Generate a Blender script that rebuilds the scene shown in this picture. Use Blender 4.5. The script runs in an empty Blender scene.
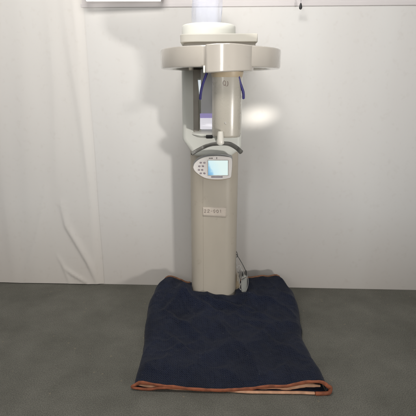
import bpy, bmesh, math, random
from mathutils import Vector, Matrix, noise, Euler

random.seed(7)
S = bpy.context.scene
C = S.collection
R = math.radians

# ------------------------------------------------------------------ camera
F, CX, CY, H0, PITCH = 420.0, 208.0, 208.0, 1.03, R(16.2)
cam_d = bpy.data.cameras.new('camera')
cam = bpy.data.objects.new('camera', cam_d)
C.objects.link(cam)
cam.location = (0, 0, H0)
cam.rotation_euler = (R(90) - PITCH, 0, 0)
cam_d.sensor_width = 36.0
cam_d.lens = 36.0 * F / 416.0
cam_d.clip_start = 0.01
cam_d.clip_end = 100
S.camera = cam
CP, SP = math.cos(PITCH), math.sin(PITCH)


def at(px, py, Y):
    """real-world point at depth Y seen at this spot of the photograph"""
    x, u = (px - CX) / F, (CY - py) / F
    dy, dz = CP + u * SP, -SP + u * CP
    t = Y / dy
    return Vector((x * t, Y, H0 + dz * t))


def wall_y(x):
    return 2.047 - 0.042 * x


# ------------------------------------------------------------------ materials
def mat(name, col, rough=0.5, noise_amt=0.06, scale=8.0, bump=0.0, bscale=200.0, coat=0.0, spec=0.5, stretch=None, scuff=0.0):
    m = bpy.data.materials.new(name)
    m.use_nodes = True
    n, l = m.node_tree.nodes, m.node_tree.links
    b = n['Principled BSDF']
    tc = n.new('ShaderNodeTexCoord')
    src = tc.outputs['Object']
    if stretch:
        mp = n.new('ShaderNodeMapping')
        mp.inputs['Scale'].default_value = stretch
        l.new(src, mp.inputs['Vector'])
        src = mp.outputs['Vector']
    nz = n.new('ShaderNodeTexNoise')
    nz.inputs['Scale'].default_value = scale
    nz.inputs['Detail'].default_value = 6
    l.new(src, nz.inputs['Vector'])
    rp = n.new('ShaderNodeValToRGB')
    rp.color_ramp.elements[0].position = 0.3
    rp.color_ramp.elements[1].position = 0.7
    rp.color_ramp.elements[0].color = (*[max(0, c * (1 - noise_amt)) for c in col], 1)
    rp.color_ramp.elements[1].color = (*[min(1, c * (1 + noise_amt)) for c in col], 1)
    l.new(nz.outputs['Fac'], rp.inputs['Fac'])
    l.new(rp.outputs['Color'], b.inputs['Base Color'])
    if scuff:
        ns = n.new('ShaderNodeTexNoise')
        ns.inputs['Scale'].default_value = 22
        ns.inputs['Detail'].default_value = 10
        ns.inputs['Roughness'].default_value = .7
        l.new(tc.outputs['Object'], ns.inputs['Vector'])
        rs = n.new('ShaderNodeValToRGB')
        rs.color_ramp.elements[0].position = .60
        rs.color_ramp.elements[1].position = .74
        rs.color_ramp.elements[0].color = (1, 1, 1, 1)
        rs.color_ramp.elements[1].color = (1 - scuff, 1 - scuff * 1.1, 1 - scuff * 1.3, 1)
        l.new(ns.outputs['Fac'], rs.inputs['Fac'])
        ms = n.new('ShaderNodeMixRGB')
        ms.blend_type = 'MULTIPLY'
        ms.inputs['Fac'].default_value = 1
        l.new(rp.outputs['Color'], ms.inputs['Color1'])
        l.new(rs.outputs['Color'], ms.inputs['Color2'])
        l.new(ms.outputs['Color'], b.inputs['Base Color'])
        rr_ = n.new('ShaderNodeMapRange')
        rr_.inputs['To Min'].default_value = rough * .8
        rr_.inputs['To Max'].default_value = min(1, rough * 1.35)
        l.new(ns.outputs['Fac'], rr_.inputs['Value'])
        l.new(rr_.outputs['Result'], b.inputs['Roughness'])
    else:
        b.inputs['Roughness'].default_value = rough
    b.inputs['Specular IOR Level'].default_value = spec
    b.inputs['Coat Weight'].default_value = coat
    b.inputs['Coat Roughness'].default_value = 0.08
    if bump:
        n2 = n.new('ShaderNodeTexNoise')
        n2.inputs['Scale'].default_value = bscale
        n2.inputs['Detail'].default_value = 4
        l.new(tc.outputs['Object'], n2.inputs['Vector'])
        bp = n.new('ShaderNodeBump')
        bp.inputs['Strength'].default_value = bump
        bp.inputs['Distance'].default_value = 0.002
        l.new(n2.outputs['Fac'], bp.inputs['Height'])
        l.new(bp.outputs['Normal'], b.inputs['Normal'])
    return m


M = {}
M['beige'] = mat('beige_enamel', (0.43, 0.40, 0.34), 0.26, 0.05, 5, 0.03, 90, coat=0.25, scuff=.03)
M['ringpaint'] = mat('ring_paint', (0.47, 0.43, 0.375), 0.22, 0.05, 6, 0.03, 90, coat=0.9, scuff=.10)
M['column'] = mat('column_paint', (0.50, 0.447, 0.365), 0.42, 0.08, 7, 0.06, 120, stretch=(1, 1, .3), scuff=.16)
M['cream'] = mat('cream_plastic', (0.78, 0.78, 0.71), 0.45, 0.03, 5, 0.04, 90)
M['cap'] = mat('cap_white', (0.86, 0.86, 0.79), 0.40, 0.02, 5)
M['white'] = mat('panel_white', (0.74, 0.70, 0.66), 0.38, 0.02, 8)
M['grey'] = mat('grey_plastic', (0.30, 0.30, 0.29), 0.5, 0.06, 10)
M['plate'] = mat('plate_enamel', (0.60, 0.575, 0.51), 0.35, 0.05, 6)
M['shade'] = mat('gap_shade_beige', (0.42, 0.39, 0.34), 0.6, 0.06, 10)  # beige darkened to stand for the shade under the top plate
M['shadegrey'] = mat('sensor_grey', (0.58, 0.58, 0.59), 0.45, 0.05, 10)
M['brown'] = mat('grey_brown_metal', (0.34, 0.31, 0.26), 0.5, 0.10, 14)
M['bar'] = mat('bar_grey', (0.115, 0.112, 0.10), 0.38, 0.08, 30)
M['black'] = mat('black_rubber', (0.02, 0.02, 0.02), 0.5, 0.1, 30)
M['ink'] = mat('dark_ink', (0.10, 0.085, 0.075), 0.7, 0.2, 80)
M['softink'] = mat('faded_ink', (0.28, 0.225, 0.20), 0.8, 0.45, 150)
M['key'] = mat('key_mauve', (0.20, 0.15, 0.18), 0.5, 0.1, 60)
M['slot'] = mat('slot_mauve', (0.24, 0.21, 0.25), 0.5, 0.1, 60)
M['blue'] = mat('blue_strap', (0.035, 0.03, 0.17), 0.45, 0.1, 40)
M['violet'] = mat('violet_glow_card', (0.42, 0.36, 0.66), 0.6, 0.05, 40)
M['card'] = mat('white_card', (0.90, 0.88, 0.90), 0.6, 0.03, 40)
M['paper'] = mat('paper', (0.66, 0.58, 0.49), 0.75, 0.05, 60, 0.1, 300)
M['orange'] = mat('orange_binding', (0.25, 0.075, 0.032), 0.75, 0.35, 45, 0.5, 500)
M['dullorange'] = mat('dull_orange', (0.20, 0.095, 0.05), 0.8, 0.3, 45, 0.5, 500)
M['peach'] = mat('peach_binding', (0.50, 0.28, 0.17), 0.75, 0.2, 40, 0.5, 500)
M['tan'] = mat('tan_rim', (0.46, 0.37, 0.25), 0.45, 0.1, 30)
M['trim'] = mat('trim_paint', (0.66, 0.62, 0.61), 0.5, 0.04, 4)
M['glowcard'] = mat('glow_card', (0.88, 0.86, 0.90), 0.5, 0.03, 40)
M['glowcard'].node_tree.nodes['Principled BSDF'].inputs['Emission Color'].default_value = (.92, .90, 1, 1)  # glow added to keep the card bright in the shaded recess
M['glowcard'].node_tree.nodes['Principled BSDF'].inputs['Emission Strength'].default_value = .40
M['violet'].node_tree.nodes['Principled BSDF'].inputs['Emission Color'].default_value = (.42, .36, .72, 1)  # card header gets the same added glow
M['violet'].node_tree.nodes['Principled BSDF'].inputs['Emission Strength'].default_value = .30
M['lead'] = mat('grey_lead', (0.42, 0.41, 0.38), 0.5, 0.08, 40)
M['wire'] = mat('dark_wire', (0.06, 0.06, 0.055), 0.45, 0.1, 60)
M['chrome'] = mat('screw_metal', (0.62, 0.60, 0.55), 0.25, 0.05, 30)
M['chrome'].node_tree.nodes['Principled BSDF'].inputs['Metallic'].default_value = 0.7


def wall_mat(name, base, streak=1.0, coat=0.0):
    m = bpy.data.materials.new(name)
    m.use_nodes = True
    n, l = m.node_tree.nodes, m.node_tree.links
    b = n['Principled BSDF']
    tc = n.new('ShaderNodeTexCoord')
    mp = n.new('ShaderNodeMapping')
    mp.inputs['Scale'].default_value = (1.6, 1.6, 0.35)
    l.new(tc.outputs['Object'], mp.inputs['Vector'])
    a = n.new('ShaderNodeTexNoise')
    a.inputs['Scale'].default_value = 2.2
    a.inputs['Detail'].default_value = 5
    l.new(mp.outputs['Vector'], a.inputs['Vector'])
    r = n.new('ShaderNodeValToRGB')
    r.color_ramp.elements[0].position = .3
    r.color_ramp.elements[1].position = .72
    r.color_ramp.elements[0].color = (base[0] * .95, base[1] * .935, base[2] * .93, 1)
    r.color_ramp.elements[1].color = (*base, 1)
    l.new(a.outputs['Fac'], r.inputs['Fac'])
    # darker, browner tone low down and fine scattered specks
    s = n.new('ShaderNodeTexNoise')
    s.inputs['Scale'].default_value = 38
    s.inputs['Detail'].default_value = 8
    l.new(tc.outputs['Object'], s.inputs['Vector'])
    r2 = n.new('ShaderNodeValToRGB')
    r2.color_ramp.elements[0].position = .22
    r2.color_ramp.elements[1].position = .42
    r2.color_ramp.elements[0].color = (.90, .88, .86, 1)
    r2.color_ramp.elements[1].color = (1, 1, 1, 1)
    l.new(s.outputs['Fac'], r2.inputs['Fac'])
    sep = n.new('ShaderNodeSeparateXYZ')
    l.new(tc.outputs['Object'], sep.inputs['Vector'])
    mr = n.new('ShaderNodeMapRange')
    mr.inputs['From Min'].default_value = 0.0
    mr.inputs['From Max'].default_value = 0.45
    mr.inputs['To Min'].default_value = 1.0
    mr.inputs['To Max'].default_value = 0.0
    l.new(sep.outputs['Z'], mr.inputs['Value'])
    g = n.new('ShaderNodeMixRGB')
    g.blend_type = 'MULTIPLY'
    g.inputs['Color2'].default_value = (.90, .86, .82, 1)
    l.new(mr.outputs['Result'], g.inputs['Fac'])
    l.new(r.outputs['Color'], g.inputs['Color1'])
    mx = n.new('ShaderNodeMixRGB')
    mx.blend_type = 'MULTIPLY'
    mx.inputs['Fac'].default_value = .5
    l.new(g.outputs['Color'], mx.inputs['Color1'])
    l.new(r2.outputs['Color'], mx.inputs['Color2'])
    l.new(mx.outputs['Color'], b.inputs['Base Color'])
    b.inputs['Roughness'].default_value = .6
    b.inputs['Specular IOR Level'].default_value = .25
    b.inputs['Coat Weight'].default_value = coat
    b.inputs['Coat Roughness'].default_value = .3
    bp = n.new('ShaderNodeBump')
    bp.inputs['Strength'].default_value = .25
    bp.inputs['Distance'].default_value = .01
    l.new(a.outputs['Fac'], bp.inputs['Height'])
    l.new(bp.outputs['Normal'], b.inputs['Normal'])
    return m


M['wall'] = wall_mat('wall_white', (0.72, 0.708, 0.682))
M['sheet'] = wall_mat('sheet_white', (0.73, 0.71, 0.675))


def floor_mat():
    m = bpy.data.materials.new('floor_grey')
    m.use_nodes = True
    n, l = m.node_tree.nodes, m.node_tree.links
    b = n['Principled BSDF']
    tc = n.new('ShaderNodeTexCoord')
    big = n.new('ShaderNodeTexNoise')
    big.inputs['Scale'].default_value = 3.5
    big.inputs['Detail'].default_value = 7
    big.inputs['Roughness'].default_value = .65
    l.new(tc.outputs['Object'], big.inputs['Vector'])
    r = n.new('ShaderNodeValToRGB')
    r.color_ramp.elements[0].position = .32
    r.color_ramp.elements[1].position = .70
    r.color_ramp.elements[0].color = (.102, .099, .083, 1)
    r.color_ramp.elements[1].color = (.162, .157, .134, 1)
    l.new(big.outputs['Fac'], r.inputs['Fac'])
    fine = n.new('ShaderNodeTexNoise')
    fine.inputs['Scale'].default_value = 300
    fine.inputs['Detail'].default_value = 5
    l.new(tc.outputs['Object'], fine.inputs['Vector'])
    r2 = n.new('ShaderNodeValToRGB')
    r2.color_ramp.elements[0].position = .35
    r2.color_ramp.elements[1].position = .65
    r2.color_ramp.elements[0].color = (.70, .70, .70, 1)
    r2.color_ramp.elements[1].color = (1.30, 1.30, 1.30, 1)
    l.new(fine.outputs['Fac'], r2.inputs['Fac'])
    mx = n.new('ShaderNodeMixRGB')
    mx.blend_type = 'MULTIPLY'
    mx.inputs['Fac'].default_value = 1
    l.new(r.outputs['Color'], mx.inputs['Color1'])
    l.new(r2.outputs['Color'], mx.inputs['Color2'])
    # sparse pale and brown specks
    vo = n.new('ShaderNodeTexVoronoi')
    vo.inputs['Scale'].default_value = 26
    vo.inputs['Randomness'].default_value = 1
    l.new(tc.outputs['Object'], vo.inputs['Vector'])
    r3 = n.new('ShaderNodeValToRGB')
    r3.color_ramp.elements[0].position = .07
    r3.color_ramp.elements[1].position = .13
    r3.color_ramp.elements[0].color = (1, 1, 1, 1)
    r3.color_ramp.elements[1].color = (0, 0, 0, 1)
    l.new(vo.outputs['Distance'], r3.inputs['Fac'])
    gate = n.new('ShaderNodeMath')
    gate.operation = 'GREATER_THAN'
    gate.inputs[1].default_value = .62
    sepc = n.new('ShaderNodeSeparateColor')
    l.new(vo.outputs['Color'], sepc.inputs['Color'])
    l.new(sepc.outputs['Red'], gate.inputs[0])
    mul = n.new('ShaderNodeMath')
    mul.operation = 'MULTIPLY'
    l.new(r3.outputs['Color'], mul.inputs[0])
    l.new(gate.outputs['Value'], mul.inputs[1])
    mul2 = n.new('ShaderNodeMath')
    mul2.operation = 'MULTIPLY'
    mul2.inputs[1].default_value = .5
    l.new(mul.outputs['Value'], mul2.inputs[0])
    mx2 = n.new('ShaderNodeMixRGB')
    mx2.inputs['Color2'].default_value = (.24, .20, .14, 1)
    l.new(mul2.outputs['Value'], mx2.inputs['Fac'])
    l.new(mx.outputs['Color'], mx2.inputs['Color1'])
    l.new(mx2.outputs['Color'], b.inputs['Base Color'])
    b.inputs['Roughness'].default_value = .85
    b.inputs['Specular IOR Level'].default_value = .25
    bp = n.new('ShaderNodeBump')
    bp.inputs['Strength'].default_value = .6
    bp.inputs['Distance'].default_value = .003
    l.new(fine.outputs['Fac'], bp.inputs['Height'])
    l.new(bp.outputs['Normal'], b.inputs['Normal'])
    return m


M['floor'] = floor_mat()


def navy_mat():
    m = bpy.data.materials.new('navy_quilt')
    m.use_nodes = True
    n, l = m.node_tree.nodes, m.node_tree.links
    b = n['Principled BSDF']
    tc = n.new('ShaderNodeTexCoord')
    mp = n.new('ShaderNodeMapping')
    mp.inputs['Rotation'].default_value = (0, 0, R(45))
    l.new(tc.outputs['UV'], mp.inputs['Vector'])
    w = n.new('ShaderNodeTexBrick')
    w.inputs['Scale'].default_value = 30
    w.inputs['Mortar Size'].default_value = .035
    w.inputs['Mortar Smooth'].default_value = .8
    w.inputs['Color1'].default_value = (.0095, .0135, .030, 1)
    w.inputs['Color2'].default_value = (.0058, .0085, .021, 1)
    w.inputs['Mortar'].default_value = (.0150, .0200, .038, 1)
    l.new(mp.outputs['Vector'], w.inputs['Vector'])
    nz = n.new('ShaderNodeTexNoise')
    nz.inputs['Scale'].default_value = 7
    nz.inputs['Detail'].default_value = 8
    l.new(tc.outputs['Object'], nz.inputs['Vector'])
    r = n.new('ShaderNodeValToRGB')
    r.color_ramp.elements[0].position = .3
    r.color_ramp.elements[1].position = .72
    r.color_ramp.elements[0].color = (.75, .75, .75, 1)
    r.color_ramp.elements[1].color = (1.25, 1.22, 1.2, 1)
    l.new(nz.outputs['Fac'], r.inputs['Fac'])
    mx = n.new('ShaderNodeMixRGB')
    mx.blend_type = 'MULTIPLY'
    mx.inputs['Fac'].default_value = 1
    l.new(w.outputs['Color'], mx.inputs['Color1'])
    l.new(r.outputs['Color'], mx.inputs['Color2'])
    # lint
    li = n.new('ShaderNodeTexVoronoi')
    li.inputs['Scale'].default_value = 34
    l.new(tc.outputs['Object'], li.inputs['Vector'])
    lr = n.new('ShaderNodeValToRGB')
    lr.color_ramp.elements[0].position = .05
    lr.color_ramp.elements[1].position = .08
    lr.color_ramp.elements[0].color = (.30, .30, .30, 1)
    lr.color_ramp.elements[1].color = (0, 0, 0, 1)
    l.new(li.outputs['Distance'], lr.inputs['Fac'])
    mx2 = n.new('ShaderNodeMixRGB')
    mx2.inputs['Color2'].default_value = (.12, .12, .13, 1)
    l.new(lr.outputs['Color'], mx2.inputs['Fac'])
    l.new(mx.outputs['Color'], mx2.inputs['Color1'])
    l.new(mx2.outputs['Color'], b.inputs['Base Color'])
    b.inputs['Roughness'].default_value = .9
    b.inputs['Specular IOR Level'].default_value = .15
    b.inputs['Sheen Weight'].default_value = .075
    fz = n.new('ShaderNodeTexNoise')
    fz.inputs['Scale'].default_value = 260
    l.new(tc.outputs['Object'], fz.inputs['Vector'])
    ad = n.new('ShaderNodeMath')
    ad.operation = 'MULTIPLY_ADD'
    ad.inputs[1].default_value = -.8
    l.new(w.outputs['Fac'], ad.inputs[0])
    l.new(fz.outputs['Fac'], ad.inputs[2])
    bp = n.new('ShaderNodeBump')
    bp.inputs['Strength'].default_value = .8
    bp.inputs['Distance'].default_value = .003
    l.new(ad.outputs['Value'], bp.inputs['Height'])
    l.new(bp.outputs['Normal'], b.inputs['Normal'])
    return m


M['navy'] = navy_mat()


def screen_mat():
    m = bpy.data.materials.new('lit_screen')
    m.use_nodes = True
    n, l = m.node_tree.nodes, m.node_tree.links
    b = n['Principled BSDF']
    tc = n.new('ShaderNodeTexCoord')
    sep = n.new('ShaderNodeSeparateXYZ')
    l.new(tc.outputs['Generated'], sep.inputs['Vector'])
    nz = n.new('ShaderNodeTexNoise')
    nz.inputs['Scale'].default_value = 3
    l.new(tc.outputs['Generated'], nz.inputs['Vector'])
    # blue at the lower left, pale cyan elsewhere
    a = n.new('ShaderNodeMath')
    a.operation = 'MULTIPLY_ADD'
    a.inputs[1].default_value = .35
    l.new(sep.outputs['Z'], a.inputs[0])
    l.new(sep.outputs['X'], a.inputs[2])
    c = n.new('ShaderNodeMath')
    c.operation = 'MULTIPLY_ADD'
    c.inputs[1].default_value = .22
    l.new(nz.outputs['Fac'], c.inputs[0])
    l.new(a.outputs['Value'], c.inputs[2])
    r = n.new('ShaderNodeValToRGB')
    e = r.color_ramp.elements
    e[0].position = .10
    e[0].color = (.10, .33, .62, 1)
    e[1].position = .95
    e[1].color = (.78, .93, .88, 1)
    k = e.new(.34)
    k.color = (.30, .60, .82, 1)
    k = e.new(.46)
    k.color = (.66, .88, .92, 1)
    l.new(c.outputs['Value'], r.inputs['Fac'])
    b.inputs['Base Color'].default_value = (.05, .06, .08, 1)
    b.inputs['Roughness'].default_value = .25
    l.new(r.outputs['Color'], b.inputs['Emission Color'])
    b.inputs['Emission Strength'].default_value = .92
    return m


M['screen'] = screen_mat()


def plastic_mat(name, tint, alpha, rough=.18):
    m = bpy.data.materials.new(name)
    m.use_nodes = True
    n, l = m.node_tree.nodes, m.node_tree.links
    b = n['Principled BSDF']
    tc = n.new('ShaderNodeTexCoord')
    nz = n.new('ShaderNodeTexNoise')
    nz.inputs['Scale'].default_value = 14
    nz.inputs['Detail'].default_value = 6
    l.new(tc.outputs['Object'], nz.inputs['Vector'])
    mr = n.new('ShaderNodeMapRange')
    mr.inputs['To Min'].default_value = alpha * .6
    mr.inputs['To Max'].default_value = min(1, alpha * 1.35)
    l.new(nz.outputs['Fac'], mr.inputs['Value'])
    l.new(mr.outputs['Result'], b.inputs['Alpha'])
    b.inputs['Base Color'].default_value = (*tint, 1)
    b.inputs['Roughness'].default_value = rough
    return m


M['film'] = plastic_mat('bluish_film', (.70, .74, .90), .27)
M['clear'] = plastic_mat('clear_plastic', (.66, .66, .60), .42, .12)


def emit_mat(name, col, strength):
    m = bpy.data.materials.new(name)
    m.use_nodes = True
    n, l = m.node_tree.nodes, m.node_tree.links
    b = n['Principled BSDF']
    tc = n.new('ShaderNodeTexCoord')
    nz = n.new('ShaderNodeTexNoise')
    nz.inputs['Scale'].default_value = 6
    l.new(tc.outputs['Object'], nz.inputs['Vector'])
    mr = n.new('ShaderNodeMapRange')
    mr.inputs['To Min'].default_value = strength * .9
    mr.inputs['To Max'].default_value = strength * 1.1
    l.new(nz.outputs['Fac'], mr.inputs['Value'])
    l.new(mr.outputs['Result'], b.inputs['Emission Strength'])
    b.inputs['Base Color'].default_value = (.8, .8, .8, 1)
    b.inputs['Emission Color'].default_value = (*col, 1)
    return m


M['tube'] = emit_mat('lit_tube', (1.0, .98, .95), 0.9)
M['glowstrip'] = emit_mat('gap_glow', (.82, .92, 1.0), .55)  # emission stands in for the lit surface behind the gap


# ------------------------------------------------------------------ mesh helpers
def obj(name, bm, m, parent=None, smooth=True, bevel=0.0, segs=3, angle=40):
    bmesh.ops.recalc_face_normals(bm, faces=bm.faces)
    me = bpy.data.meshes.new(name)
    bm.to_mesh(me)
    bm.free()
    me.materials.append(m)
    o = bpy.data.objects.new(name, me)
    C.objects.link(o)
    if parent is not None:
        o.parent = parent
        o.matrix_parent_inverse = Matrix.Translation(-Vector(parent.location)) if parent.parent is None else Matrix()
    if smooth:
        for p in me.polygons:
            p.use_smooth = True
        me.set_sharp_from_angle(angle=R(angle))
    if bevel:
        md = o.modifiers.new('bevel', 'BEVEL')
        md.width = bevel
        md.segments = segs
        md.limit_method = 'ANGLE'
        md.angle_limit = R(35)
        md.harden_normals = False
    return o


def thing(name, label, cat, loc, group=None):
    o = bpy.data.objects.new(name, None)
    C.objects.link(o)
    o.location = loc
    o.empty_display_size = .05
    o['label'] = label
    o['category'] = cat
    if group:
        o['group'] = group
    return o


def prism(pts, lo, hi, axis='z', bm=None):
    """extrude a closed outline; axis z: pts are (x,y); axis y: pts are (x,z)"""
    bm = bm or bmesh.new()

    def v(p, h):
        return bm.verts.new((p[0], p[1], h) if axis == 'z' else (p[0], h, p[1]))
    a = [v(p, lo) for p in pts]
    b = [v(p, hi) for p in pts]
    n = len(pts)
    bm.faces.new(a)
    bm.faces.new(b)
    for i in range(n):
        bm.faces.new((a[i], a[(i + 1) % n], b[(i + 1) % n], b[i]))
    return bm


def box(x0, x1, y0, y1, z0, z1, bm=None):
    return prism([(x0, y0), (x1, y0), (x1, y1), (x0, y1)], z0, z1, 'z', bm)


def lathe(prof, cx, cy, n=64, sx=1.0, sy=1.0, bm=None):
    """prof: (r, z) list; ends on the axis are closed"""
    bm = bm or bmesh.new()
    rings = []
    for r, z in prof:
        if r < 1e-5:
            rings.append([bm.verts.new((cx, cy, z))])
        else:
            rings.append([bm.verts.new((cx + sx * r * math.cos(2 * math.pi * i / n), cy + sy * r * math.sin(2 * math.pi * i / n), z)) for i in range(n)])
    for a, b in zip(rings, rings[1:]):
        for i in range(n):
            j = (i + 1) % n
            if len(a) == 1 and len(b) == 1:
                continue
            if len(a) == 1:
                bm.faces.new((a[0], b[i], b[j]))
            elif len(b) == 1:
                bm.faces.new((a[i], a[j], b[0]))
            else:
                bm.faces.new((a[i], a[j], b[j], b[i]))
    return bm


def spline(pts, n=10):
    """Catmull-Rom through points"""
    P = [Vector(p) for p in pts]
    P = [P[0] * 2 - P[1]] + P + [P[-1] * 2 - P[-2]]
    out = []
    for i in range(1, len(P) - 2):
        for k in range(n):
            t = k / n
            a, b, c, d = P[i - 1], P[i], P[i + 1], P[i + 2]
            out.append(.5 * ((2 * b) + (c - a) * t + (2 * a - 5 * b + 4 * c - d) * t * t + (3 * b - a - 3 * c + d) * t ** 3))
    out.append(P[-2].copy())
    return out


def tube(pts, rad, n=12, bm=None, flat=1.0, updir=Vector((0, 0, 1)), cap=True):
    """tube along points; rad is a number or a list; flat squeezes along updir"""
    bm = bm or bmesh.new()
    pts = [Vector(p) for p in pts]
    rads = rad if isinstance(rad, (list, tuple)) else [rad] * len(pts)
    rings = []
    for i, p in enumerate(pts):
        t = (pts[min(i + 1, len(pts) - 1)] - pts[max(i - 1, 0)]).normalized()
        s = t.cross(updir)
        if s.length < 1e-3:
            s = t.cross(Vector((0, 1, 0)))
        s.normalize()
        u = s.cross(t).normalized()
        rings.append([bm.verts.new(p + rads[i] * (math.cos(2 * math.pi * k / n) * s + flat * math.sin(2 * math.pi * k / n) * u)) for k in range(n)])
    for a, b in zip(rings, rings[1:]):
        for k in range(n):
            bm.faces.new((a[k], a[(k + 1) % n], b[(k + 1) % n], b[k]))
    if cap:
        for rg, p, sgn in ((rings[0], pts[0] - (pts[1] - pts[0]).normalized() * rads[0] * .6, 1), (rings[-1], pts[-1] + (pts[-1] - pts[-2]).normalized() * rads[-1] * .6, -1)):
            c = bm.verts.new(p)
            for k in range(n):
                bm.faces.new((rg[k], rg[(k + 1) % n], c))
    return bm


def lerp_tab(tab, x):
    if x <= tab[0][0]:
        return tab[0][1]
    for (a, fa), (b, fb) in zip(tab, tab[1:]):
        if x <= b:
            t = (x - a) / (b - a)
            t = t * t * (3 - 2 * t)
            return fa + (fb - fa) * t
    return tab[-1][1]


def sstep(a, b, x):
    t = min(1, max(0, (x - a) / (b - a)))
    return t * t * (3 - 2 * t)


# ------------------------------------------------------------------ setting: floor, wall, trim
bm = bmesh.new()
bmesh.ops.create_grid(bm, x_segments=8, y_segments=8, size=3.0)
bm.transform(Matrix.Translation((0, -0.7, 0)))
o = obj('floor', bm, M['floor'], smooth=False)
o['kind'] = 'structure'

bm = bmesh.new()
x0, x1 = -3.0, 3.0
NX, NZ = 120, 30
vs = []
for j in range(NZ + 1):
    row = []
    z = 2.6 * j / NZ
    for i in range(NX + 1):
        x = x0 + (x1 - x0) * i / NX
        d = .0015 * noise.noise(Vector((x * 1.3, z * .8, 3.1)))
        row.append(bm.verts.new((x, wall_y(x) + d, z)))
    vs.append(row)
for j in range(NZ):
    for i in range(NX):
        bm.faces.new((vs[j][i], vs[j][i + 1], vs[j + 1][i + 1], vs[j + 1][i]))
o = obj('wall', bm, M['wall'])
o['kind'] = 'structure'

# trim board along the top of the wall
zt = at(330, 6, wall_y(.6))[2]
bm = bmesh.new()
prof = [(0.0, 0.0), (-.006, 0.0), (-.008, .002), (-.008, .016), (-.0065, .018), (-.0065, .30), (0, .30)]
A = [bm.verts.new((-3, wall_y(-3) + p[0] + .004, zt + p[1])) for p in prof]
B = [bm.verts.new((3, wall_y(3) + p[0] + .004, zt + p[1])) for p in prof]
for i in range(len(prof)):
    j = (i + 1) % len(prof)
    bm.faces.new((A[i], A[j], B[j], B[i]))
bm.faces.new(A)
bm.faces.new(B)
o = obj('wall_trim', bm, M['trim'], smooth=False)
o['kind'] = 'structure'

# ------------------------------------------------------------------ draped white sheet at the left of the wall
def seg_dist(p, a, b):
    ax, az, bx, bz = *a, *b
    dx, dz = bx - ax, bz - az
    L2 = dx * dx + dz * dz
    t = ((p[0] - ax) * dx + (p[1] - az) * dz) / L2
    tc = min(1, max(0, t))
    qx, qz = ax + dx * tc, az + dz * tc
    side = (p[0] - ax) * dz - (p[1] - az) * dx
    d = math.hypot(p[0] - qx, p[1] - qz)
    return d, (1 if side > 0 else -1), tc


YW = 2.07
creases = []
def crease(pix, depth, width, asym=0.45):
    pts = [at(px, py, YW) for px, py in pix]
    creases.append(([(p.x, p.z) for p in pts], depth, width, asym))


crease([(61, 205), (66, 226), (79, 247), (88, 262), (98, 283)], .010, .024, .40)
crease([(64, 268), (72, 274), (88, 283)], .008, .015, .35)
crease([(57, 256), (62, 264), (70, 284)], .004, .014, .5)
crease([(62, -8), (72, 60), (80, 110), (92, 190), (99, 262)], .0055, .034, .55)
crease([(72, -8), (80, 50), (85, 100), (91, 150)], .0022, .016, .7)
crease([(48, -8), (55, 90), (58, 200)], .004, .04, .6)
crease([(20, -8), (27, 150), (34, 290)], .005, .06, .7)
crease([(-12, -8), (-2, 150), (16, 290)], .005, .05, .6)
crease([(46, 190), (36, 240), (20, 285)], .005, .03, .5)

sheet_x1 = at(101, 240, YW)[0]


def sheet_d(x, z):
    d = .010 + .003 * noise.noise(Vector((x * 5, z * 1.6, 0)))
    for pts, dep, wid, asym in creases:
        best = (9, 1, 0)
        for i, (a, b) in enumerate(zip(pts, pts[1:])):
            s = seg_dist((x, z), a, b)
            if s[0] < best[0]:
                best = (s[0], s[1], (i + s[2]) / (len(pts) - 1))
        w = wid if best[1] < 0 else wid * asym
        fall = math.exp(-(best[0] / w) ** 2)
        d += .75 * dep * fall * min(1, .35 + best[2] * 2, .35 + (1 - best[2]) * 3)
    return d


bm = bmesh.new()
SX0 = -1.9
NX, NZ = 200, 150
vs = []
for j in range(NZ + 1):
    row = []
    z = .004 + 1.55 * j / NZ
    # the right edge runs straight down beside the fold
    xe = sheet_x1 + .010 * noise.noise(Vector((0, z * 2, 5)))
    for i in range(NX + 1):
        u = (i / NX) ** .62
        x = SX0 + (xe - SX0) * u
        d = sheet_d(x, z)
        d = .0004 + (d - .0004) * (1 - sstep(xe - .05, xe, x))
        row.append(bm.verts.new((x, wall_y(x) - d - .0018, z)))
    vs.append(row)
for j in range(NZ):
    for i in range(NX):
        bm.faces.new((vs[j][i], vs[j][i + 1], vs[j + 1][i + 1], vs[j + 1][i]))
o = obj('white_sheet', bm, M['sheet'], angle=180)
o['label'] = 'creased white plastic sheet hanging over the left part of the wall'
o['category'] = 'sheet'

# ------------------------------------------------------------------ strip light at the top edge
a, b = at(85, 0, 1.995), at(160, 0, 1.995)
zb = a.z - .0012
t = thing('strip_light', 'lit white strip light along the top edge of the wall', 'light', ((a.x + b.x) / 2, 2.02, zb))
bm = bmesh.new()
prof = [(1.985 + .035 - .018 * math.cos(k * math.pi / 8), zb + .016 - .016 * math.sin(k * math.pi / 8)) for k in range(9)]
A = [bm.verts.new((a.x, p[0], p[1])) for p in prof]
B = [bm.verts.new((b.x, p[0], p[1])) for p in prof]
for i in range(8):
    bm.faces.new((A[i], A[i + 1], B[i + 1], B[i]))
bm.faces.new((A[0], A[8], B[8], B[0]))
bm.faces.new(A)
bm.faces.new(B)
obj('diffuser', bm, M['tube'], t)
obj('housing', box(a.x - .015, b.x + .015, 1.995, wall_y(-.4) - .012, zb + .017, zb + .06), M['white'], t, bevel=.004)

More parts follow.
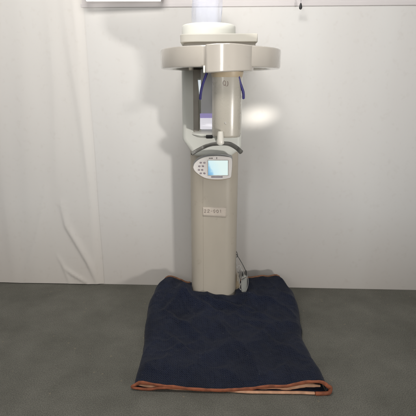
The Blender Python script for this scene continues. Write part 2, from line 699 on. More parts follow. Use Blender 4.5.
# ------------------------------------------------------------------ pull cord at the upper right
p = at(300.5, 9, 1.98)
q = at(302, -30, 1.98)
t = thing('pull_cord', 'thin pale pull cord with a small dark weight hanging at upper right', 'cord', p)
obj('cord', tube([q, (q.x * .5 + p.x * .5 + .002, 1.98, (p.z + q.z) / 2), (p.x, 1.98, p.z + .018)], .0018, 8), M['card'], t)
obj('weight', lathe([(0, p.z - .003), (.0055, p.z), (.007, p.z + .006), (.005, p.z + .016), (.0025, p.z + .023), (0, p.z + .024)], p.x, 1.98, 20), M['black'], t)
obj('ceiling_hook', tube([q, q + Vector((0, .03, .01)), Vector((q.x, wall_y(q.x) - .004, q.z + .012))], .004, 8), M['chrome'], t)

# ------------------------------------------------------------------ moving blanket
LEFT = [(1.20, -.262), (1.25, -.262), (1.44, -.258), (1.65, -.277), (1.78, -.283), (1.87, -.270), (1.95, -.236), (2.0, -.22)]
RIGHT = [(1.20, .422), (1.25, .415), (1.40, .400), (1.52, .392), (1.62, .408), (1.74, .422), (1.84, .424), (1.91, .406), (1.95, .384), (2.0, .37)]
COLX0, COLX1, COLY0 = -.078, .134, 1.80
YB = 1.945


def front_y(u):
    return 1.247 - .018 * math.sin(math.pi * min(1, u * 1.15)) - .022 * sstep(.55, 1, u)


def front_z(u):
    return lerp_tab([(0, .020), (.06, .027), (.18, .020), (.32, .010), (.55, .010), (.75, .024), (.9, .042), (1, .052)], u)


def top_z(u, v, x, y):
    base = lerp_tab([(0, 0.0), (.12, .012), (.35, .034), (.6, .056), (.78, .080), (1, .086)], v)
    z = front_z(u) * (1 - sstep(0, .5, v)) + base + .006
    # raised rear corners
    z += .018 * math.exp(-((x + .200) / .06) ** 2 - ((y - 1.93) / .10) ** 2)
    z += .014 * math.exp(-((x - .335) / .07) ** 2 - ((y - 1.92) / .12) ** 2)
    # dip toward the column at the rear edge
    near = sstep(.11, .0, max(COLX0 - x, x - COLX1, 0))
    z -= .030 * near * sstep(1.82, 1.93, y)
    z += .030 * math.exp(-((x + .115) / .030) ** 2 - ((y - 1.83) / .05) ** 2)
    z += .018 * math.exp(-((x - .165) / .030) ** 2 - ((y - 1.83) / .05) ** 2)
    z += .004 * math.exp(-((x + .115) / .08) ** 2 - ((y - 1.79) / .03) ** 2)
    # pressed flat under the column
    ins = sstep(0, .012, x - COLX0) * sstep(0, .012, COLX1 - x) * sstep(COLY0 + .0, COLY0 + .012, y)
    z = z * (1 - ins) + .016 * ins
    # slumps, ripples and pressed folds
    e = .35 + .65 * sstep(0, .15, v)
    z += e * .012 * noise.noise(Vector((x * 5.5, y * 5.0, 1.7)))
    z += e * .008 * noise.noise(Vector((x * 13, y * 11, 4.2)))
    z += e * .0030 * noise.noise(Vector((x * 34, y * 30, 9.2)))
    for sc, am, sd_ in ((4.2, .0105, 2.2), (8.5, .0055, 7.7), (15, .0028, 4.1)):
        nn = abs(noise.noise(Vector((x * sc + .6 * y, y * sc * .8 - .8 * x, sd_))))
        z += e * am * max(0, 1 - nn * 4.5) ** 1.6
    for (ax, ay, bx, by, h, w) in FOLDS:
        d, s, tt = seg_dist((x, y), (ax, ay), (bx, by))
        z += 1.7 * h * math.exp(-(d / (w if s > 0 else w * .5)) ** 2) * min(1, 4 * tt + .1, 4 * (1 - tt) + .1)
    return z


FOLDS = [(-.16, 1.82, .10, 1.62, .008, .022), (-.05, 1.77, .20, 1.68, .009, .018), (.02, 1.745, .30, 1.60, .006, .020),
         (-.22, 1.70, .02, 1.46, .006, .025), (.14, 1.78, .33, 1.74, .007, .02), (-.20, 1.55, -.05, 1.38, .005, .02),
         (.12, 1.62, .36, 1.38, .005, .024), (-.12, 1.79, -.20, 1.66, .008, .018)]

loc = (.08, 1.58, 0)
t = thing('moving_blanket', 'folded navy quilted moving blanket with orange edging on the floor under the column', 'blanket', loc)
bm = bmesh.new()
uvl = bm.loops.layers.uv.new('UVMap')
NU, NV = 170, 150
grid = []
uvs = {}
for j in range(NV + 1):
    v = j / NV
    row = []
    for i in range(NU + 1):
        u = i / NU
        us = .5 - .5 * math.cos(math.pi * u) if False else u
        y = front_y(u) + (YB - front_y(u)) * v
        xl, xr = lerp_tab(LEFT, y), lerp_tab(RIGHT, y)
        wob = .004 * noise.noise(Vector((y * 14, 2.0, 0)))
        # sides: rounded roll-over down to the floor
        m_ = .045
        uu = u
        x = xl + wob + (xr - xl) * uu
        H = top_z(u, v, x, y)
        dl, dr = (x - xl), (xr - x)
        de = min(dl, dr)
        k = min(1, max(0, de / min(m_, max(.02, H * .8))))
        roll = math.sqrt(max(0, 1 - (1 - k) ** 2))
        if v < .12:
            roll = roll + (1 - roll) * 0
        z = .012 + (H - .012) * roll
        # rear edge curls down a little
        vert = bm.verts.new((x, y, z))
        uvs[vert] = (u * .67 / .7, v)
        row.append(vert)
    grid.append(row)
for j in range(NV):
    for i in range(NU):
        f = bm.faces.new((grid[j][i], grid[j][i + 1], grid[j + 1][i + 1], grid[j + 1][i]))
        for lp in f.loops:
            lp[uvl].uv = uvs[lp.vert]
front_top = [v.co.copy() for v in grid[0]]
rear_top = [v.co.copy() for v in grid[-1]]
left_edge = [grid[j][0].co.copy() for j in range(NV + 1)]
o = obj('top_layer', bm, M['navy'], t, angle=180)
sd = o.modifiers.new('thickness', 'SOLIDIFY')
sd.thickness = .007
sd.offset = -1

# lower layer, flat on the floor, its mouth edge showing at the front
bm = bmesh.new()
rows = []
for j in range(41):
    v = j / 40
    row = []
    for i in range(81):
        u = i / 80
        y0_ = front_y(u) - .004 + .016 * sstep(.62, .42, u) * sstep(.0, .12, u)
        y = y0_ + (YB - .01 - y0_) * v
        xl, xr = lerp_tab(LEFT, y) + .008, lerp_tab(RIGHT, y) - .008
        row.append(bm.verts.new((xl + (xr - xl) * u, y, .0075 + .0008 * noise.noise(Vector((u * 9, v * 9, 0))))))
    rows.append(row)
for j in range(40):
    for i in range(80):
        bm.faces.new((rows[j][i], rows[j][i + 1], rows[j + 1][i + 1], rows[j + 1][i]))
front_low = [v.co.copy() for v in rows[0]]
o = obj('bottom_layer', bm, M['navy'], t, angle=180)
sd = o.modifiers.new('thickness', 'SOLIDIFY')
sd.thickness = .006
sd.offset = -1

# bindings
ft = [p + Vector((0, -.002, -.003)) for p in front_top[2:-2:3]]
rr = [.0032 + .0012 * noise.noise(Vector((i * .3, 0, 0))) for i in range(len(ft))]
obj('front_binding', tube(ft, rr, 12, flat=2.0), M['orange'], t)
fl = [p + Vector((0, -.002, -.001)) for p in front_low[1:-1:2]]
obj('lower_binding', tube(fl[5:-2], [.0020, .0040, .0055] + [.0062] * (len(fl) - 10), 10, flat=.75), M['peach'], t)
mid = [(ft[i] * .5 + fl[min(len(fl) - 1, int(i * len(fl) / len(ft)))] * .5) + Vector((0, .012, .002 * math.sin(i * .8))) for i in range(int(len(ft) * .58), len(ft) - 1)]
obj('inner_fold', tube(mid, [.002 + .0085 * math.sin(math.pi * min(1, 1.25 * i / len(mid)) * .62) * (1 - .75 * sstep(.72, 1, i / len(mid))) for i in range(len(mid))], 10, flat=.9), M['peach'], t)
lm = [Vector((x, lerp_tab([(-.26, ft[0].y), (-.10, min(ft, key=lambda p: abs(p.x + .10)).y)], x) + .010, .0135 + .002 * math.sin(x * 40))) for x in [-.248 + .0075 * k for k in range(16)]]
obj('inner_fold', tube(lm, [.0065 * math.sin(math.pi * (k + 1.5) / 18) + .001 for k in range(16)], 10, flat=.9), M['peach'], t)
# turned ends where the edging goes round the folded sides
e = ft[-1]
g = fl[-1]
obj('binding_turn', tube(spline([e, e + Vector((.008, 0, -.008)), Vector((.424, e.y, .026)), Vector((.420, g.y, .010)), g + Vector((-.002, 0, 0)), g + Vector((-.03, -.001, 0))], 6), .0072, 10, flat=.9, updir=Vector((0, 1, 0))), M['orange'], t)
e = ft[0]
g = fl[0]
obj('binding_turn', tube(spline([e + Vector((.012, 0, .006)), e, Vector((-.268, e.y, .013)), Vector((g.x - .001, e.y - .001, .0075)), Vector((g.x + .04, e.y - .004, .0065)), min(ft, key=lambda p: abs(p.x + .165)) + Vector((0, -.001, -.009)), min(ft, key=lambda p: abs(p.x + .115)) + Vector((0, .001, -.002))], 6), .0050, 10, flat=.9, updir=Vector((0, 1, 0))), M['orange'], t)
rb = [p + Vector((0, .003, .0)) for p in rear_top[4:-4:3]]
rb_l = [p for p in rb if p.x < COLX0 - .002]
rb_r = [p for p in rb if p.x > COLX1 + .002]
for part in (rb_l, rb_r):
    obj('rear_binding', tube(part, .0055, 10, flat=.9), M['dullorange'], t)

# ------------------------------------------------------------------ the machine
base = Vector((.028, 1.92, .02))
mach = thing('dental_imaging_machine', 'beige dental imaging machine with a round head ring, control panel and tall column', 'imaging machine', base)


def arc(cx, cy, r, a0, a1, n):
    return [(cx + r * math.cos(R(a0 + (a1 - a0) * k / n)), cy + r * math.sin(R(a0 + (a1 - a0) * k / n))) for k in range(n + 1)]


def round_rect(x0, x1, y0, y1, r0, r1, n=10):
    """r0: radius of the two near corners (small y), r1: of the far ones"""
    return (arc(x0 + r0, y0 + r0, r0, 180, 270, n) + arc(x1 - r0, y0 + r0, r0, 270, 360, n) +
            arc(x1 - r1, y1 - r1, r1, 0, 90, max(2, n // 2)) + arc(x0 + r1, y1 - r1, r1, 90, 180, max(2, n // 2)))


# column: lower fixed profile
ztop_col = at(213, 140, 1.85).z
col_out = round_rect(-.0785, .1345, 1.800, 2.025, .058, .012, 14)
obj('column', prism(col_out, .026, ztop_col), M['column'], mach, bevel=.003, angle=30)
# front cover strip, 1.5 mm proud, that makes the fine vertical seam on the left
gx = at(203.2, 240, 1.80).x
cov = [p for p in round_rect(-.0785, .1345, 1.7985, 2.02, .0585, .012, 14) if p[0] > gx and p[1] < 1.93]
cov = [(gx, 1.8015), (gx, 1.7985)] + sorted([p for p in cov], key=lambda p: (p[0], p[1]))
cov2 = cov[1:]
inner = [(p[0] - .002 if p[0] > .09 else p[0], p[1] + .004) for p in reversed(cov2)]
zc0, zc1 = .026, at(213, 150, 1.80).z
cov_pts = [(p[0], p[1]) for p in cov2] + inner
obj('front_cover', prism(cov_pts, zc0, zc1), M['column'], mach, bevel=.0008, segs=2, angle=30)

# carriage: the wider moving housing on top, with a chamfered lower edge
YC0, YC1 = 1.785, 2.022
cl = at(182.4, 100, 1.83).x
cr = at(241.5, 100, 1.83).x
zt_ = at(200, 42, 1.75).z
pts = [(cl, zt_), (cl, at(181, 139, YC0).z), (cl + .006, at(183, 142, YC0).z), (at(195, 157, YC0).x, at(195, 157, YC0).z),
       (at(229, 158, YC0).x, at(229, 158, YC0).z), (cr - .006, at(240, 150, YC0).z), (cr, at(241, 146, YC0).z), (cr, zt_)]
obj('carriage', prism(pts, YC0, YC1, 'y'), M['cream'], mach, bevel=.016, segs=5)

# top arm plate under the cap
PY0 = 1.625
zp0, zp1 = at(210, 41.8, PY0).z, at(210, 33.2, PY0).z
xl, xr = at(180, 38, 1.66).x, at(257.5, 38, PY0).x
plate = arc(xl + .035, PY0 + .05, .035, 180, 255, 8) + [(xl + .06, PY0 + .008)] + [(xr, PY0), (xr + .004, PY0 + .03), (xr + .002, 1.98), (xl + .01, 1.98), (xl, 1.95)]
obj('top_plate', prism(plate, zp0, zp1), M['plate'], mach, bevel=.003, segs=3)
# darker plate added to stand for the shadow gap between plate and ring
zr1 = 1.155
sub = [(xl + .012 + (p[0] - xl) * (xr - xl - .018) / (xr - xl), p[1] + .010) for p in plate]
obj('shadow_plate', prism(sub, zr1 - .004, zp0 + .001), M['shade'], mach, bevel=.002)
# cap
cpx, cpy = at(208.7, 28, 1.76).x, 1.757
z0, z1 = zp1 - .001, at(208, 22.2, 1.66).z
cap_p = [(.0, z0), (.1035, z0), (.1045, z0 + .004), (.1035, z1 - .006), (.1022, z1 - .002), (.0995, z1), (0, z1)]
obj('cap', lathe(cap_p, cpx, cpy, 72), M['cap'], mach)

# head ring
RX, RY, RR = .0455, 1.62, .2165
zb0, zb1 = 1.0885, 1.1545
ring_p = [(0, zb0 + .012), (.165, zb0 + .012), (.178, zb0 + .003), (.185, zb0), (RR - .006, zb0), (RR - .0015, zb0 + .002), (RR, zb0 + .007), (RR, zb1 - .006), (RR - .002, zb1 - .002), (RR - .007, zb1), (.18, zb1 + .001), (.0, zb1 + .006)]
obj('head_ring', lathe(ring_p, RX, RY, 128), M['ringpaint'], mach, angle=28)

# front block on the ring
bl = at(205.4, 60, 1.405).x
blk = [(bl, 1.52), (bl, 1.402)] + [(p.x, p.y) for p in spline([(bl + .004, 1.3965, 0), (.02, 1.389, 0), (.045, 1.383, 0), (.062, 1.3815, 0), (.076, 1.383, 0), (.092, 1.3885, 0), (.118, 1.404, 0), (.139, 1.424, 0), (.149, 1.446, 0)], 5)] + [(.151, 1.52)]
zk0, zk1 = at(226, 72.6, 1.385).z, at(226, 43.0, 1.385).z
bk = prism(blk, zk0, zk1)
# lower edge rises a little towards the right
for v_ in bk.verts:
    if v_.co.z < (zk0 + zk1) / 2:
        v_.co.z += .006 * sstep(bl, .15, v_.co.x)
    else:
        v_.co.z -= .003 * sstep(.06, .15, v_.co.x) + .002 * sstep(.03, bl, v_.co.x)
obj('ring_block', bk, M['ringpaint'], mach, bevel=.004, segs=3, angle=30)
# small latch tab at the block's lower left
p = at(205.5, 69.5, 1.40)
obj('latch', box(p.x - .0075, p.x - .001, 1.404, 1.43, p.z - .010, p.z + .012), M['cream'], mach, bevel=.002)

# hanging tube head
TX, TY = at(226.6, 105, 1.485).x, 1.485
def superell(a, b, n=72, e=2.6):
    out = []
    for k in range(n):
        th = 2 * math.pi * k / n
        c, s = math.cos(th), math.sin(th)
        out.append((a * math.copysign(abs(c) ** (2 / e), c), b * math.copysign(abs(s) ** (2 / e), s)))
    return out


def loft(sections, cx, cy):
    bm = bmesh.new()
    rings = []
    for pts, z, k in sections:
        rings.append([bm.verts.new((cx + p[0] * k, cy + p[1] * k, z)) for p in pts])
    n = len(rings[0])
    for a, b in zip(rings, rings[1:]):
        for i in range(n):
            bm.faces.new((a[i], a[(i + 1) % n], b[(i + 1) % n], b[i]))
    bm.faces.new(rings[0])
    bm.faces.new(rings[-1])
    return bm


tz1, tz0 = zk0 + .012, at(226, 138, 1.43).z
se = superell(.0500, .056)
obj('tube_head', loft([(se, tz0, .93), (se, tz0 + .003, .975), (se, tz0 + .008, 1), (se, tz1 - .016, 1.0), (se, tz1 - .006, 1.0), (se, tz1 + .01, 1.0)], TX, TY), M['beige'], mach, angle=35)
obj('collar', loft([(se, zk0 - .0125, 1.015), (se, zk0 - .006, 1.06), (se, zk0 + .004, 1.10)], TX, TY), M['tan'], mach, angle=35)


def tube_front(px, py):
    p = at(px, py, TY - .056)
    dx = (p.x - TX) / .05
    dy = (1 - min(.999, abs(dx)) ** 2.6) ** (1 / 2.6)
    return Vector((p.x, TY - .056 * dy - .0006, p.z))


# emblem: an oval and a bracket-shaped stroke
bm = bmesh.new()
pts = [tube_front(224.4 + 1.35 * math.cos(k * math.pi / 12), 83.2 + 2.3 * math.sin(k * math.pi / 12)) for k in range(25)]
tube(pts, .0010, 6, bm)
pts = [tube_front(227.0 + 1.1 * math.cos(R(a_)), 83.6 + 2.6 * math.sin(R(a_))) for a_ in range(-62, 75, 8)]
tube(pts, .0011, 6, bm)
tube([tube_front(225.0, 84.6), tube_front(226.3, 86.2)], .0010, 6, bm)
obj('emblem', bm, M['softink'], mach)
p = tube_front(225.2, 123)
bm = lathe([(0, 0), (.0032, 0), (.0028, .0012), (0, .0016)], 0, 0, 18)
bm.transform(Matrix.Translation(p + Vector((0, .0004, 0))) @ Matrix.Rotation(R(90), 4, 'X'))
obj('screw', bm, M['chrome'], mach)

# sensor unit behind and left of the tube head
a, b = at(200.8, 70, 1.66), at(219, 133, 1.66)
obj('sensor_panel', box(a.x, b.x, 1.655, 1.715, b.z, 1.092), M['shadegrey'], mach, bevel=.006)
a, b = at(192.8, 66, 1.72), at(199.0, 133, 1.72)
obj('sensor_bracket', prism([(a.x, 1.092), (a.x, b.z), (b.x, b.z), (at(198.6, 98, 1.72).x, at(198.6, 98, 1.72).z), (at(197.6, 79, 1.72).x, at(197.6, 79, 1.72).z), (at(204, 78, 1.72).x, at(204, 77, 1.72).z), (at(204, 78, 1.72).x, 1.092)], 1.718, 1.786, 'y'), M['brown'], mach, bevel=.003)
a, b = at(198.0, 80, 1.735), at(202.5, 97, 1.735)
obj('gap_glow_strip', prism([(a.x, a.z), (b.x, a.z), (b.x, b.z), (at(199.6, 97, 1.735).x, b.z)], 1.722, 1.73, 'y'), M['glowstrip'], mach, smooth=False)  # glowing strip put in for the bright gap
# small hanger tab under the ring's left side
p = at(190.5, 69.3, 1.60)
obj('ring_tab', box(p.x - .006, p.x + .01, 1.585, 1.62, p.z - .004, zb0 + .013), M['brown'], mach, bevel=.002)
# card on the sensor panel: violet header over white
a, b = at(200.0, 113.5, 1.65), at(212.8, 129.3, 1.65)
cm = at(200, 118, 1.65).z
o = obj('label_card', box(a.x, b.x, 1.6515, 1.6545, b.z, cm - .0005), M['glowcard'], mach, bevel=.0008)
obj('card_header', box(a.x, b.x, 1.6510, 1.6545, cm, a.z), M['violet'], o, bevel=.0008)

# chin shelf disc
sx, sz = at(212, 135, 1.60).x, at(212, 134.2, 1.60).z
obj('chin_shelf', lathe([(0, sz - .010), (.060, sz - .010), (.074, sz - .004), (.0775, sz), (.0765, sz + .004), (.070, sz + .006), (0, sz + .006)], sx, 1.615, 64, 1, .9), M['cream'], mach)
# dark clamp under the shelf
p = at(210.6, 136.8, 1.545)
obj('clamp', box(p.x - .017, p.x + .008, 1.54, 1.58, p.z - .006, p.z + .007), M['black'], mach, bevel=.003)
# chin post
PYP = 1.415
p0, p1 = at(220.4, 143.8, PYP), at(220.4, 131.5, PYP)
obj('chin_post', lathe([(0, p0.z - .001), (.0125, p0.z - .001), (.0145, p0.z + .003), (.0125, p0.z + .014), (.0105, p1.z - .004), (.009, p1.z), (0, p1.z + .001)], p0.x, PYP, 32, .9, .8), M['plate'], mach)
# lower curved support from the post back to the carriage
q = at(220.6, 145.5, 1.53)
obj('support_arm', tube(spline([(p0.x, PYP + .004, p0.z + .004), (p0.x, 1.52, p0.z - .010), (p0.x - .004, 1.70, p0.z - .012), (p0.x - .008, 1.80, p0.z - .012)], 6), .012, 16, flat=.8), M['cream'], mach)
# grip handle bar
hp = [at(191.8, 154, 1.47), at(196, 151.2, 1.475), at(204, 147.0, 1.49), (at(211, 144.6, 1.46)), at(217, 143.8, 1.43), at(224, 143.4, 1.43), at(230.5, 144.4, 1.46), at(236.5, 147.8, 1.49), at(241.2, 152.2, 1.475)]
pts = spline(hp, 8)
n_ = len(pts)
rads = [.0056 + .0019 * (i / n_) + .0008 * (1 - sstep(.26, .34, i / n_) + sstep(.66, .74, i / n_)) for i in range(n_)]
bar = obj('handle_bar', tube(pts, rads, 16), M['bar'], mach)
# rubber hand grips: slightly thicker sleeves on the bar ends
# blue straps
for pp, dy in (([(206.8, 73), (204.6, 79), (202.2, 86), (200.8, 93), (200.2, 99.2)], 0), ([(238.0, 73), (239.0, 79), (241.2, 86), (243.2, 92), (243.6, 98.6)], 0)):
    P = [at(x, y, (1.50 if x < 220 else 1.44) + .006 * i) for i, (x, y) in enumerate(pp)]
    obj('head_strap', tube(spline(P, 6), .0046, 10, flat=1.0), M['blue'], mach)
    # small bracket the strap hangs from
    p = at(pp[0][0], 71.5, 1.56)

# ------------- control panel (outline in photo pixels -> local metres)
PYc = 1.705
ctr = at(213, 168, PYc)
k_ = (at(233, 168, PYc).x - at(193, 168, PYc).x) / 40.0
out = [(193.0, 167.6), (194.2, 164.0), (197.2, 160.7), (202, 158.1), (208, 156.5), (218, 155.9), (227.5, 156.9), (230.6, 157.8), (231.9, 159.6), (232.0, 166), (231.4, 174), (231.0, 176.6), (229.2, 178.2), (220, 179.6), (210, 179.2), (204, 177.7), (198.4, 174.4), (194.8, 171.2)]
loc_out = [Vector(((x - 213) * k_, (168 - y) * k_, 0)) for x, y in out]
dense = spline(loc_out + [loc_out[0]], 5)[:-1]
tilt = Matrix.Translation(ctr) @ Matrix.Rotation(R(12), 4, 'X').inverted()


def panel_prism(pts, y0, y1):
    bm = prism([(p.x, p.y) for p in pts], y0, y1, 'y')
    bm.transform(tilt)
    return bm


def scaled(pts, s, dx=0, dz=0):
    return [Vector((p.x * s + dx, p.y * s + dz, 0)) for p in pts]


shell = obj('panel_shell', panel_prism(scaled(dense, 1.02, .001, .010), .014, .060), M['grey'], mach, bevel=.008, segs=4)
obj('panel_rim', panel_prism(scaled(dense, 1.0, 0, -.0022), .0045, .016), M['tan'], shell, bevel=.002, segs=2)
face = obj('control_panel', panel_prism(dense, -.006, .012), M['white'], mach, bevel=.0045, segs=4)


def pq(px, py):
    return ((px - 213) * k_, (168 - py) * k_)


def panel_rect(px0, py0, px1, py1, y0, y1):
    a, b = pq(px0, py0), pq(px1, py1)
    bm = prism([(a[0], b[1]), (b[0], b[1]), (b[0], a[1]), (a[0], a[1])], y0, y1, 'y')
    bm.transform(tilt)
    return bm


obj('screen', panel_rect(208.2, 160.6, 227.8, 175.2, -.0075, -.003), M['screen'], face, bevel=.0006, segs=2)
obj('screen_frame', panel_rect(207.5, 160.0, 228.5, 175.8, -.0068, -.004), M['chrome'], face, bevel=.0005, segs=1)
obj('slot', panel_rect(211.2, 176.3, 222.6, 177.6, -.0072, -.004), M['slot'], face, bevel=.0004, segs=1)
for (x, y) in [(200.8, 162.8), (204.5, 162.9), (199.4, 166.3), (202.9, 166.2), (199.0, 169.9), (202.2, 169.9), (200.8, 173.3), (204.4, 173.3)]:
    a = pq(x, y)
    bm = lathe([(0, 0), (.0040, 0), (.0040, .0016), (.0032, .0026), (0, .0026)], 0, 0, 20, 1.15, .85)
    bm.transform(tilt @ Matrix.Translation((a[0], -.0056, a[1])) @ Matrix.Rotation(R(90), 4, 'X'))
    obj('button', bm, M['key'], face)
bm = bmesh.new()
for k, (x, y) in enumerate([(200.8, 162.8), (204.5, 162.9), (199.4, 166.3), (202.9, 166.2), (199.0, 169.9), (202.2, 169.9), (200.8, 173.3), (204.4, 173.3)]):
    a = pq(x, y)
    h = .0008
    for dx, dz, wx_, wz_ in (((0, 0, .0018, .0005), (0, 0, .0005, .0018)), ((-.0008, 0, .0005, .0014), (.0008, 0, .0005, .0014)), ((0, .0007, .0016, .0004), (0, -.0007, .0016, .0004)), ((0, 0, .0018, .0005),))[k % 4]:
        prism([(a[0] + dx - wx_, a[1] + dz - wz_), (a[0] + dx + wx_, a[1] + dz - wz_), (a[0] + dx + wx_, a[1] + dz + wz_), (a[0] + dx - wx_, a[1] + dz + wz_)], -.0088 - .0001 * (wx_ > .001), -.0078, 'y', bm)
bm.transform(tilt)
obj('button_print', bm, M['white'], face, smooth=False)
# printed legend above the screen: tiny dashes and a mark
bm = bmesh.new()
for x0_, x1_ in ((208.9, 209.7), (209.95, 210.6), (210.85, 211.3), (211.55, 212.6)):
    a, b = pq(x0_, 157.9), pq(x1_, 158.9)
    prism([(a[0], b[1]), (b[0], b[1]), (b[0], a[1]), (a[0], a[1])], -.0066, -.0055, 'y', bm)
a, b = pq(216.4, 157.4), pq(217.0, 159.2)
prism([(a[0], b[1]), (b[0], b[1]), (b[0], a[1]), (a[0], a[1])], -.0066, -.0055, 'y', bm)
bm.transform(tilt)
obj('panel_print', bm, M['ink'], face, smooth=False)

# ------------- handwritten paper label on the column
YL = 1.7985
corners = [at(202.6, 207.0, YL), at(226.2, 207.3, YL), at(226.0, 217.6, YL), at(202.8, 216.2, YL)]
bm = bmesh.new()
N = 14
rws = []
for j in range(5):
    row = []
    for i in range(N + 1):
        u, v = i / N, j / 4
        p = (corners[3] * (1 - u) + corners[2] * u) * (1 - v) + (corners[0] * (1 - u) + corners[1] * u) * v
        # follow the column's rounded front at the left
        x = p.x
        y = YL
        cxl = -.0785 + .0585
        if x < cxl:
            y = YL + .0585 - math.sqrt(max(0, .0585 ** 2 - (cxl - x) ** 2))
        row.append(bm.verts.new((x, y - .0008 - .0003 * math.sin(u * 5 + v * 2), p.z)))
    rws.append(row)
for j in range(4):
    for i in range(N):
        bm.faces.new((rws[j][i], rws[j][i + 1], rws[j + 1][i + 1], rws[j + 1][i]))
pl = obj('paper_label', bm, M['paper'], mach)
sd = pl.modifiers.new('t', 'SOLIDIFY')
sd.thickness = .0006
sd.offset = 0
strokes = {
    '2': [[(0, .75), (.18, .98), (.55, 1.0), (.72, .75), (.45, .4), (.05, .05), (.4, .06), (.8, .02)]],
    '-': [[(.1, .45), (.7, .48)]],
    '0': [[(.4, 1), (.1, .75), (.05, .35), (.3, .02), (.62, .2), (.7, .65), (.5, .95), (.36, 1)]],
    '1': [[(.3, .8), (.48, 1.0), (.44, .5), (.4, 0)]],
}
bm = bmesh.new()
cxp = 204.4
for ch, w in (('2', 2.3), ('2', 2.5), ('-', 2.0), ('0', 2.4), ('0', 2.4), ('1', 2.2)):
    for st in strokes[ch]:
        P = []
        for (sx_, sy_) in st:
            px, py = cxp + sx_ * w + random.uniform(-.16, .16), 212.6 - sy_ * 3.0 + (cxp + sx_ * w - 204) * .012 + random.uniform(-.16, .16)
            P.append(at(px, py, YL - .0024))
        tube(spline(P, 5), .00075, 6, bm)
    cxp += w + .75
obj('handwriting', bm, M['softink'], pl)

# small dark hole beside the label
p = at(201.6, 212.6, YL)
# ------------------------------------------------------------------ plastic wrap standing on the cap
z0 = z1 + .0005
wx = at(207.6, 10, 1.76).x
bt = thing('plastic_wrap', 'crumpled bluish clear plastic sleeve standing on top of the white cap', 'plastic wrap', (wx, 1.76, z0))
bm = bmesh.new()
n, rws = 96, []
for j in range(50):
    v = j / 49
    z = z0 + .26 * v
    row = []
    for i in range(n):
        th = 2 * math.pi * i / n
        c, s = math.cos(th), math.sin(th)
        r = .055 + .011 * noise.noise(Vector((c * 1.6, s * 1.6, v * 3))) + .006 * abs(noise.noise(Vector((c * 5, s * 5, v * 2.0 + 3)))) + .003 * noise.noise(Vector((c * 11, s * 11, v * 6)))
        row.append(bm.verts.new((wx + r * c + .004 * v, 1.76 + r * s * .8, z)))
    rws.append(row)
for a, b in zip(rws, rws[1:]):
    for i in range(n):
        bm.faces.new((a[i], a[(i + 1) % n], b[(i + 1) % n], b[i]))
obj('sleeve', bm, M['film'], bt, angle=180)

# ------------------------------------------------------------------ plug and wire beside the foot of the column
p = at(243.6, 290, 1.80)
pt = thing('cable_plug', 'clear plastic plug with dark pins on a thin wire beside the column foot', 'plug', (p.x, 1.80, p.z))
a, b = at(241.2, 275.5, 1.80), at(246.9, 291, 1.80)
w_ = (b.x - a.x) / 2
se2 = superell(w_, .014, 32, 3.2)
obj('plug_body', loft([(se2, b.z, .8), (se2, b.z + .006, .98), (se2, (a.z + b.z) / 2, 1), (se2, a.z - .012, .92), (se2, a.z - .004, .75), (se2, a.z, .5)], (a.x + b.x) / 2, 1.80), M['clear'], pt)
q = at(242.9, 274.6, 1.784)
obj('pin', box(q.x - .0030, q.x + .0008, 1.781, 1.80, q.z - .008, q.z + .009), M['black'], pt, bevel=.001)
q = at(246.2, 273.2, 1.784)
obj('pin', box(q.x - .0014, q.x + .0022, 1.781, 1.80, q.z - .012, q.z + .008), M['black'], pt, bevel=.001)
q0, q1 = at(241.8, 279.6, 1.783), at(246.0, 277.2, 1.783)
obj('latch_bar', tube([q0, q1], .0022, 8, flat=.6), M['wire'], pt)
core0, core1 = at(245.3, 280, 1.80), at(245.8, 289, 1.80)
obj('core', tube([core0, core1], .005, 10), M['wire'], pt)
W = spline([at(233.6, 252.0, 1.86), at(236.6, 254.6, 1.84), at(239.8, 259.6, 1.825), at(243.0, 265.2, 1.81), at(245.4, 270.4, 1.80), at(246.0, 273.8, 1.80)], 8)
obj('wire', tube(W, .0017, 8), M['wire'], pt)
W = spline([at(235.2, 249.5, 1.86), at(237.0, 252.8, 1.845), at(237.6, 255.6, 1.84), at(236.2, 257.6, 1.842), at(235.8, 254.8, 1.848)], 8)
obj('wire_tie', tube(W, .0016, 8), M['wire'], pt)
W = spline([at(236.3, 257, 1.84), at(236.3, 263, 1.84), at(236.8, 270, 1.835), at(237.6, 281, 1.83)], 8)
obj('pale_lead', tube(W, .0016, 8), M['lead'], pt)
W = spline([at(241.5, 266, 1.82), at(239.8, 270, 1.825), at(238.8, 276, 1.83), at(239.4, 284, 1.825)], 8)
obj('pale_lead', tube(W, .0022, 8), M['lead'], pt)
for wp, rad in (([(246.2, 274), (248.0, 279), (247.8, 286), (245.6, 291), (242.6, 289), (241.2, 283), (242.0, 277), (244.2, 274.5)], .0011),
                ([(240.8, 268), (242.6, 271), (243.4, 276), (241.0, 283), (239.6, 287.5), (240.8, 290)], .0013),
                ([(236.8, 268), (239.2, 265.5), (241.2, 269), (240.6, 277), (239.0, 283)], .0010)):
    obj('loose_wire', tube(spline([at(x, y, 1.792 - .001 * k) for k, (x, y) in enumerate(wp)], 7), rad, 8), M['lead'], pt)
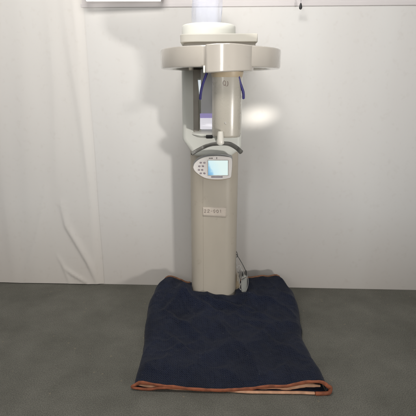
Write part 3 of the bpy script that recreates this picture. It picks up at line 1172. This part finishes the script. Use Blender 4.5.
# foot bracket of the machine seen beside the column
a, b = at(234, 270.5, 1.86), at(240.5, 291, 1.86)
obj('foot_bracket', prism([(a.x - .02, a.z + .004), (a.x + .004, a.z + .004), (b.x - .006, a.z - .04), (b.x, b.z + .012), (b.x, b.z - .01), (a.x - .02, b.z - .01)], 1.855, 1.90, 'y'), M['tan'], mach, bevel=.003)

# ------------------------------------------------------------------ light
w = bpy.data.worlds.new('World')
S.world = w
w.use_nodes = True
bg = w.node_tree.nodes['Background']
bg.inputs['Color'].default_value = (.95, .97, 1.0, 1)
bg.inputs['Strength'].default_value = .30


def lamp(kind, name, loc, target, energy, col, **kw):
    d = bpy.data.lights.new(name, kind)
    d.energy = energy
    d.color = col
    for k, v in kw.items():
        setattr(d, k, v)
    o = bpy.data.objects.new(name, d)
    C.objects.link(o)
    o.location = loc
    o.rotation_euler = (Vector(target) - Vector(loc)).to_track_quat('-Z', 'Y').to_euler()
    return o


lamp('AREA', 'ceiling_lamp', (-.25, .70, 2.35), (-.15, 1.9, 1.0), 25, (1.0, .97, .93), shape='RECTANGLE', size=1.0, size_y=.35)
wl = lamp('AREA', 'work_lamp', (1.02, -.4, .43), (-.25, 2.05, 1.30), 5.4, (1.0, .97, .94), shape='RECTANGLE', size=.17, size_y=.18)
wl.data.spread = R(82)
lamp('AREA', 'front_fill', (-.75, -.8, 1.45), (-.1, 2.05, 1.0), 10.2, (1.0, .98, .96), shape='RECTANGLE', size=.30, size_y=1.0)  # added fill, no visible source, brightens the machine's front
lamp('SPOT', 'glare_spot', (1.35, 1.25, 1.05), (.246, 2.03, .892), 135, (1.0, .95, .87), spot_size=R(4.2), spot_blend=.65, shadow_soft_size=.03)  # added unseen spot that makes the bright oval on the wall
lamp('SPOT', 'cap_fill', (-.15, .95, 2.0), (.002, 1.72, 1.275), 11, (1.0, 1.0, .96), spot_size=R(11), spot_blend=.9, shadow_soft_size=.06)  # added narrow spot, only there to whiten the cap

# ------------------------------------------------------------------ render settings
S.render.engine = 'CYCLES'
S.view_settings.view_transform = 'Standard'
S.view_settings.look = 'None'
S.view_settings.exposure = 0
S.cycles.max_bounces = 8
S.cycles.transparent_max_bounces = 16
S.render.resolution_x = 1024
S.render.resolution_y = 1024
